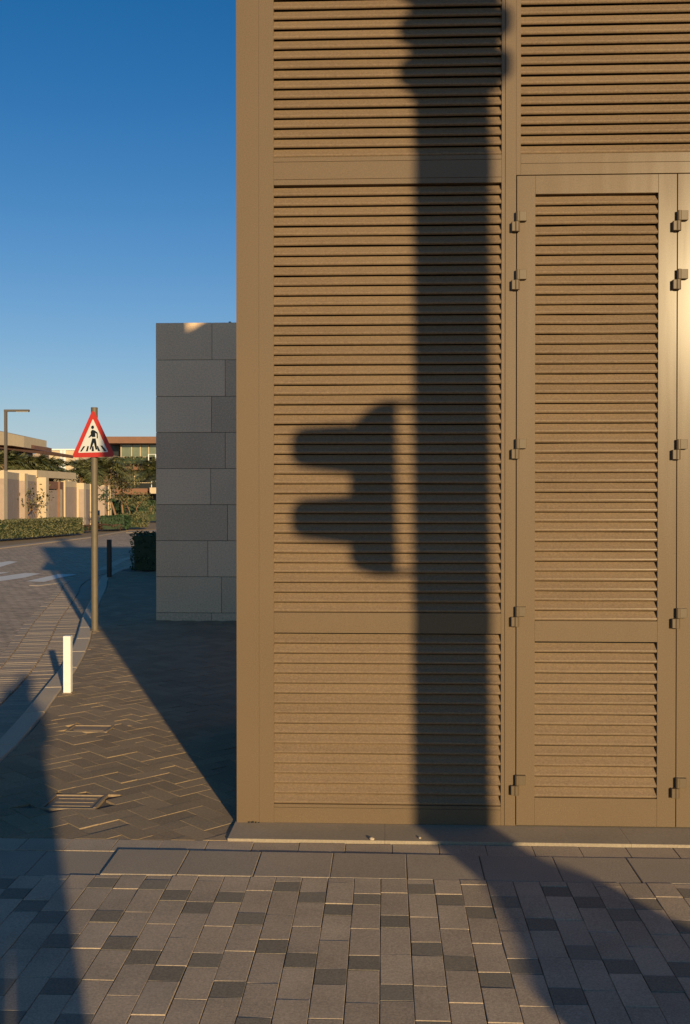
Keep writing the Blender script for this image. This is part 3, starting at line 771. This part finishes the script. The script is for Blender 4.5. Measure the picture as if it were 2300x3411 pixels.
# ================================================================== GARDEN WALL (far left)
def zp(x, y): return (x/2.958, 1340 + y/2.958)           # first detail zoom -> photo pixels
gw = thing('garden_wall', 'cream stone garden wall with pillars, gateway and flat canopy beyond the road', 'wall', (at(0, 1700, 39).x, at(0, 1700, 39).y, 0))
O = Vector(gw.location)
def dd(px): return 39 + px*0.043
def seg_wall(mb, pa_, pb_, z0, z1, th=0.25, t=.5):
    a = Vector((pa_[0], pa_[1])); b = Vector((pb_[0], pb_[1])); d = (b-a).normalized(); n = Vector((-d.y, d.x))*th
    q = [a, b, b+n, a+n]
    mb.prism([(p.x-O.x, p.y-O.y) for p in q], 'z', z0, z1, t)
def ztop(px): return 2.46 - px*0.001
pill = [(-90, -60), (-30, 40), (192, 245), (365, 455), (570, 592), (628, 645), (757, 828), (888, 902)]
prev = None
for i, (xa, xb) in enumerate(pill):
    a = xa/2.958; b = xb/2.958; D = dd(a)
    A = at(a, 1700, D); B = at(b, 1700, D)
    zt = ztop(a) + (0.02 if i != 4 else -0.5)
    zt = {0: 2.46, 1: 2.46, 2: 2.42, 3: 2.30, 4: 1.78, 5: 2.22, 6: 2.12, 7: 2.1}[i]
    mb = MB(); seg_wall(mb, (A.x, A.y), (B.x, B.y), -0.05, zt, 0.4)
    mb.build('pillar', M_cream, gw)
    if i+1 < len(pill):
        nx = pill[i+1][0]/2.958; D2 = dd(nx); E_ = at(nx, 1700, D2)
        mb = MB(); th = .25
        zt2 = zt-0.03
        if i == 3: continue
        if i == 4: zt2 = 2.15
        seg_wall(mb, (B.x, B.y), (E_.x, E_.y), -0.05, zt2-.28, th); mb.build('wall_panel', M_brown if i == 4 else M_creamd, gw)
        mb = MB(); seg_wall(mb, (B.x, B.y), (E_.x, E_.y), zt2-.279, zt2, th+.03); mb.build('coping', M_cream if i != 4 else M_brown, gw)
# gateway: canopy, door, dark soffit
A = at(455/2.958, 1700, dd(154)); B = at(572/2.958, 1700, dd(193))
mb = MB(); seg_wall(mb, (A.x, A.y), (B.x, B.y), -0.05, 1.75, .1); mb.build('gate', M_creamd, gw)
mb = MB(); seg_wall(mb, (A.x, A.y), (at(628/2.958, 1700, dd(212)).x, at(628/2.958, 1700, dd(212)).y), 1.80, 2.15, .1); mb.build('gate_lintel', M_brown, gw)
A = at(365/2.958, 1700, dd(118)); B = at(750/2.958, 1700, dd(250))
mb = MB(); seg_wall(mb, (A.x, A.y), (B.x, B.y), 2.301, 2.62, 1.6); mb.build('canopy', M_cream, gw)
mb = MB(); q = at(268, 1693, dd(262)-.02); mb.box(q.x-O.x-.06, q.x-O.x+.06, q.y-O.y-.1, q.y-O.y-.03, q.z-.08, q.z+.08); mb.build('door_bell', M_signk, gw)
# second stretch of wall past the sign pole
g3 = thing('garden_wall', 'short end of cream garden wall with narrow pillars right of the sign pole', 'wall', (at(335, 1700, 54).x, at(335, 1700, 54).y, 0))
O = Vector(g3.location)
for xa, xb, D in ((1000, 1030, 54), (1065, 1076, 56.5), (1082, 1092, 58)):
    A = at(xa/2.958, 1700, D); B = at(xb/2.958, 1700, D); mb = MB(); seg_wall(mb, (A.x, A.y), (B.x, B.y), -.05, 2.05 if D < 56 else 2.08, .3); mb.build('pillar', M_cream, g3)
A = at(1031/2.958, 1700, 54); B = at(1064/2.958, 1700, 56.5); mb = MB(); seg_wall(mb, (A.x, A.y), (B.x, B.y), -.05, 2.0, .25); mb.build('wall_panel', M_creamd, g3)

# ================================================================== FAR HOUSES
def house(name, label, px, D, rz=0):
    b = at(px, 1700, D); return thing(name, label, 'house', (b.x, b.y, 0), PSI+rz)
def hb_(root, D, x0, x1, y0, y1, name, m_, dep=4.0, dy=0.0, bev=0):
    "block on root spanning photo pixels x0..x1 (px), y0..y1, facing the viewer at depth D+dy"
    a = at(x0, y1, D+dy); b = at(x1, y0, D+dy)
    inv = root_inv(root); A = inv @ a; B = inv @ b
    mb = MB(); mb.box(A.x, B.x, A.y, A.y+dep, min(A.z, B.z), max(A.z, B.z)); return mb.build(name, m_, root)
def root_inv(r): return (Matrix.Translation(r.location) @ r.rotation_euler.to_matrix().to_4x4()).inverted()
# left villa: beige upper block and brown roof slab
h1 = house('villa', 'beige flat roofed villa with a wide brown roof slab behind the palms', 20, 62, R(0))
def skew_block(root, pts_px, D, D2, z0z1, name, m_, dep):
    pass
def slabpoly(root, poly, name, m_, dep, D):
    "front polygon given as (px, py, depth) corner list, pushed back by dep"
    inv = root_inv(root); mb = MB(); n = len(poly)
    F = [inv @ at(x, y, d) for x, y, d in poly]; Bk = [p+Vector((0, dep, 0)) for p in F]
    mb.v += [tuple(p) for p in F+Bk]; mb.f.append(tuple(range(n))); mb.t.append(.5); mb.f.append(tuple(range(n, 2*n))[::-1]); mb.t.append(.5)
    for i in range(n): j = (i+1) % n; mb.f.append((i, n+i, n+j, j)); mb.t.append(.5)
    return mb.build(name, m_, root)
slabpoly(h1, [(-80, 1485, 60), (80, 1490, 66), (80, 1454, 66), (-80, 1420, 60)], 'upper_block', M_cream, 5, 62)
slabpoly(h1, [(80.5, 1502, 66.5), (115, 1504, 68), (115, 1484, 68), (80.5, 1476, 66.5)], 'roof_upstand', M_brown, 4, 66)
slabpoly(h1, [(-80, 1494, 57), (0, 1494, 58.5), (148, 1514, 66), (151, 1503, 66), (40, 1484, 60), (-80, 1478, 57)], 'roof', M_brown, 7, 60)
hb_(h1, 62, -80, 60, 1495, 1690, 'wall', M_shade, 3, 1)  # shade below the roof slab is put into this wall's colour
hb_(h1, 66, 60, 135, 1512, 1690, 'wall', M_creamd, 2, 2)
# white building in the middle distance
h2 = house('apartment_house', 'pale cream plain fronted building with white pilasters between palms and sign', 185, 82)
hb_(h2, 82, 118, 262, 1500, 1700, 'wall', M_cream, 6, .2)
hb_(h2, 82, 262.5, 350, 1512, 1700, 'wall', M_creamd, 6, 1.2)
hb_(h2, 82, 118, 262, 1495, 1500, 'parapet', M_whitep, 6.2, 0)
hb_(h2, 82, 200, 209, 1500.5, 1600, 'pilaster', M_whitep, .15, 0); hb_(h2, 82, 211, 219, 1500.5, 1600, 'pilaster', M_whitep, .15, 0)
hb_(h2, 82, 254, 300, 1532, 1543, 'window', M_shade, .3, -.1)
hb_(h2, 82, 250, 254, 1530, 1585, 'pilaster', M_whitep, .3, -.2)
hb_(h2, 82, 256, 330, 1543.5, 1600, 'low_wall', M_cream, .3, -.3)
# brown villa
h3 = house('villa', 'modern villa with brown fascia bands and white balconies directly left of the stone wall', 450, 88)
hb_(h3, 88, 340, 620, 1454, 1476, 'fascia', M_brown, 8, -1.5)
hb_(h3, 88, 345, 620, 1476.5, 1545, 'wall', M_shade, 5, 1.5)  # recess under the fascia, its shade painted in as near-black
hb_(h3, 88, 330, 620, 1546, 1700, 'wall', M_creamd, 1, 8)
hb_(h3, 88, 402, 620, 1481, 1521, 'upper_glazing', M_glass, .2, 0)
for x in (402, 437, 466, 494): hb_(h3, 88, x, x+3, 1481, 1521, 'mullion', M_cream, .1, -.12)
hb_(h3, 88, 395, 620, 1521.3, 1523, 'terrace_rail', M_cream, .1, -1.6)
hb_(h3, 88, 385, 490, 1545, 1565, 'fascia', M_brown, 6, -1.0)
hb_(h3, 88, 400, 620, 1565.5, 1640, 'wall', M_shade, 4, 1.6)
hb_(h3, 88, 433, 484, 1569, 1600, 'middle_glazing', M_glass, .2, .6)
hb_(h3, 88, 447, 450, 1569, 1621, 'mullion', M_cream, .1, .4)
hb_(h3, 88, 412, 510, 1607, 1609, 'terrace_rail', M_cream, .08, -1.3)
hb_(h3, 88, 385, 492, 1627, 1647, 'fascia', M_brown, 5, -1.1)
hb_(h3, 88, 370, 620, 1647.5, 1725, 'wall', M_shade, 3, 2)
hb_(h3, 88, 489, 620, 1536, 1556, 'balcony', M_cream, 3, -2.6)
for x in (493.5, 517.5, 540): hb_(h3, 88, x, x+3, 1514, 1535.8, 'balcony_post', M_whitep, .15, -2.6)
hb_(h3, 88, 493.5, 620, 1512.5, 1514, 'balcony_rail', M_whitep, .15, -2.6)
hb_(h3, 88, 499, 620, 1624, 1644, 'balcony', M_cream, 3, -2.5)
hb_(h3, 88, 504, 506, 1602, 1623.8, 'balcony_post', M_whitep, .1, -2.5)
hb_(h3, 88, 504, 620, 1602, 1603, 'balcony_rail', M_whitep, .1, -2.55)
hb_(h3, 88, 388, 430, 1661, 1663, 'canopy_edge', M_cream, .3, -1)
rf = hedge('terrace_planting', 'strip of planting along the upper terrace of the brown villa', [(at(375, 1540, 86.2).x, at(375, 1540, 86.2).y), (at(492, 1540, 86.2).x, at(492, 1540, 86.2).y)], .7, .55, M_olive, 60, .09, z0=at(400, 1545, 86.2).z, seed=51)

# ================================================================== OUT-OF-FRAME SHADOW CASTERS
SA, CA_ = math.sin(SUN_AZ), math.cos(SUN_AZ)
LX = 4.6
px_, py_ = 0.306 + LX*SA, FY - LX*CA_
tp = thing('signal_pole', 'thick signal mast right of the viewer that throws the wide shadow on the louvres', 'traffic light', (px_, py_, 0), SUN_AZ)
# local frame: +x is to the right across the sunlight, y along it
UP = LX*math.tan(SUN_EL)
m = MB(); m.tube([(0, 0, 0), (0, 0, 7.0)], [.167, .162], 40); m.build('pole', M_pole, tp)
m = MB(); m.prism([(-.30, 0), (.40, 0), (.40, .56), (.30, .64), (.27, .71), (.158, .76), (-.158, .73), (-.28, .645), (-.42, .575), (-.42, .53), (-.31, .50)], 'y', -.12, .12); m.build('base_housing', M_kerb, tp, bevel=.02)  # unseen; outline shaped for the flared shadow it casts on the paving
def rbox(mb, x0, x1, z0, z1, y0, y1, rl, rr):
    P = []
    for cx, cz, r, a0 in ((x1-rr, z0+rr, rr, -90), (x1-rr, z1-rr, rr, 0), (x0+rl, z1-rl, rl, 90), (x0+rl, z0+rl, rl, 180)):
        for k in range(7): a = R(a0+15*k); P.append((cx+r*math.cos(a), cz+r*math.sin(a)))
    mb.prism(P, 'y', y0, y1)
zc_ = lambda z: z + UP
m = MB(); m.prism([(-.433, zc_(1.245)), (-.40, zc_(1.20)), (-.32, zc_(1.165)), (-.229, zc_(1.16)), (-.229, zc_(1.94)), (-.30, zc_(1.94)), (-.345, zc_(1.915)), (-.395, zc_(1.87)), (-.433, zc_(1.83))], 'y', -.06, .06); m.build('signal_head', M_lens, tp)
for za, zb2 in ((1.665, 1.850), (1.345, 1.525)):
    m = MB(); m.prism([(-.680, zc_(za+.07)), (-.668, zc_(za+.038)), (-.635, zc_(za+.014)), (-.432, zc_(za-.03)), (-.432, zc_(zb2)), (-.635, zc_(zb2-.003)), (-.667, zc_(zb2-.025)), (-.680, zc_(zb2-.055))], 'y', -.06, .06); m.build('visor_shadow_shape', M_lens, tp)
for za in (1.925, 1.162):
    m = MB(); m.box(-.23, -.1, -.014, .014, zc_(za-.004), zc_(za+.014)); m.build('bracket', M_lens, tp)
m = MB(); m.box(-.185, .20, -.14, .14, zc_(3.33), zc_(4.5)); m.build('upper_shadow_block', M_lens, tp)  # made-up block out of view, there only for its shadow
for za, zb2 in ((3.36, 3.47), (3.555, 3.665), (3.75, 3.86)):
    m = MB(); rbox(m, -.225, .245, zc_(za), zc_(zb2), -.1, .1, .05, .05); m.build('visor_shadow_shape', M_lens, tp)  # added collars, shaped only for the shadow outline on the wall

# photographer
pr = thing('person', 'photographer in dark clothes standing behind the camera with raised arms, seen as a shadow', 'person', (0.13, -0.22, 0), 0)
def skin_body(name, verts, edges, rad, m_, parent, root=0, sub=2):
    import bmesh
    me = bpy.data.meshes.new(name); bm = bmesh.new(); lay = bm.verts.layers.skin.verify()
    bv = [bm.verts.new(v) for v in verts]
    for i, v in enumerate(bv):
        q = rad[i]; v[lay].radius = q if isinstance(q, tuple) else (q, q); v[lay].use_root = (i == root)
    for a_, b_ in edges: bm.edges.new((bv[a_], bv[b_]))
    bm.to_mesh(me); bm.free()
    o = bpy.data.objects.new(name, me); C.objects.link(o); o.parent = parent
    md = o.modifiers.new('skin', 'SKIN'); md.use_smooth_shade = True
    s2 = o.modifiers.new('sub', 'SUBSURF'); s2.levels = sub; s2.render_levels = sub
    me.materials.append(m_)
    return o
V = [(-.01, 0, .92), (.01, 0, 1.1), (.01, 0, 1.28), (.04, 0, 1.40), (.08, .0, 1.50), (.105, .02, 1.60), (.11, .03, 1.68),
     (-.13, 0, .86), (-.165, .02, .48), (-.18, 0, .08), (-.19, .16, .04),
     (.07, 0, .86), (.075, .02, .48), (.09, 0, .08), (.10, .16, .04),
     (-.17, 0, 1.38), (-.27, .04, 1.16), (-.15, .14, 1.42),
     (.17, 0, 1.38), (.18, .05, 1.20), (.02, .14, 1.42)]
Ed = [(0, 1), (1, 2), (2, 3), (3, 4), (4, 5), (5, 6), (0, 7), (7, 8), (8, 9), (9, 10), (0, 11), (11, 12), (12, 13), (13, 14), (3, 15), (15, 16), (16, 17), (3, 18), (18, 19), (19, 20)]
Rd = [.165, .17, .18, .12, .06, .09, .075, .125, .10, .075, .045, .125, .10, .075, .045, .06, .045, .035, .06, .045, .035]
body = skin_body('body', V, Ed, Rd, M_cloth, pr)
# hands with fingers around the camera
for sx, hx in ((-1, -.15), (1, .02)):
    for k in range(5):
        z = 1.43+k*.016 if k < 4 else 1.40
        fv = [(hx, .14, 1.42), (hx+sx*-.015, .165, z), (hx+sx*-.03, .18, z+.004)]
        skin_body('finger', fv, [(0, 1), (1, 2)], [.012, .009, .007], M_skin, pr, sub=1)
cmr = MB(); cmr.box(-.13, 0.0, .145, .185, 1.46, 1.54)
co = cmr.build('camera_body', M_lens); co.location = (0.13, -0.22, 0); tag(co, 'small dark camera held up by the photographer', 'camera');
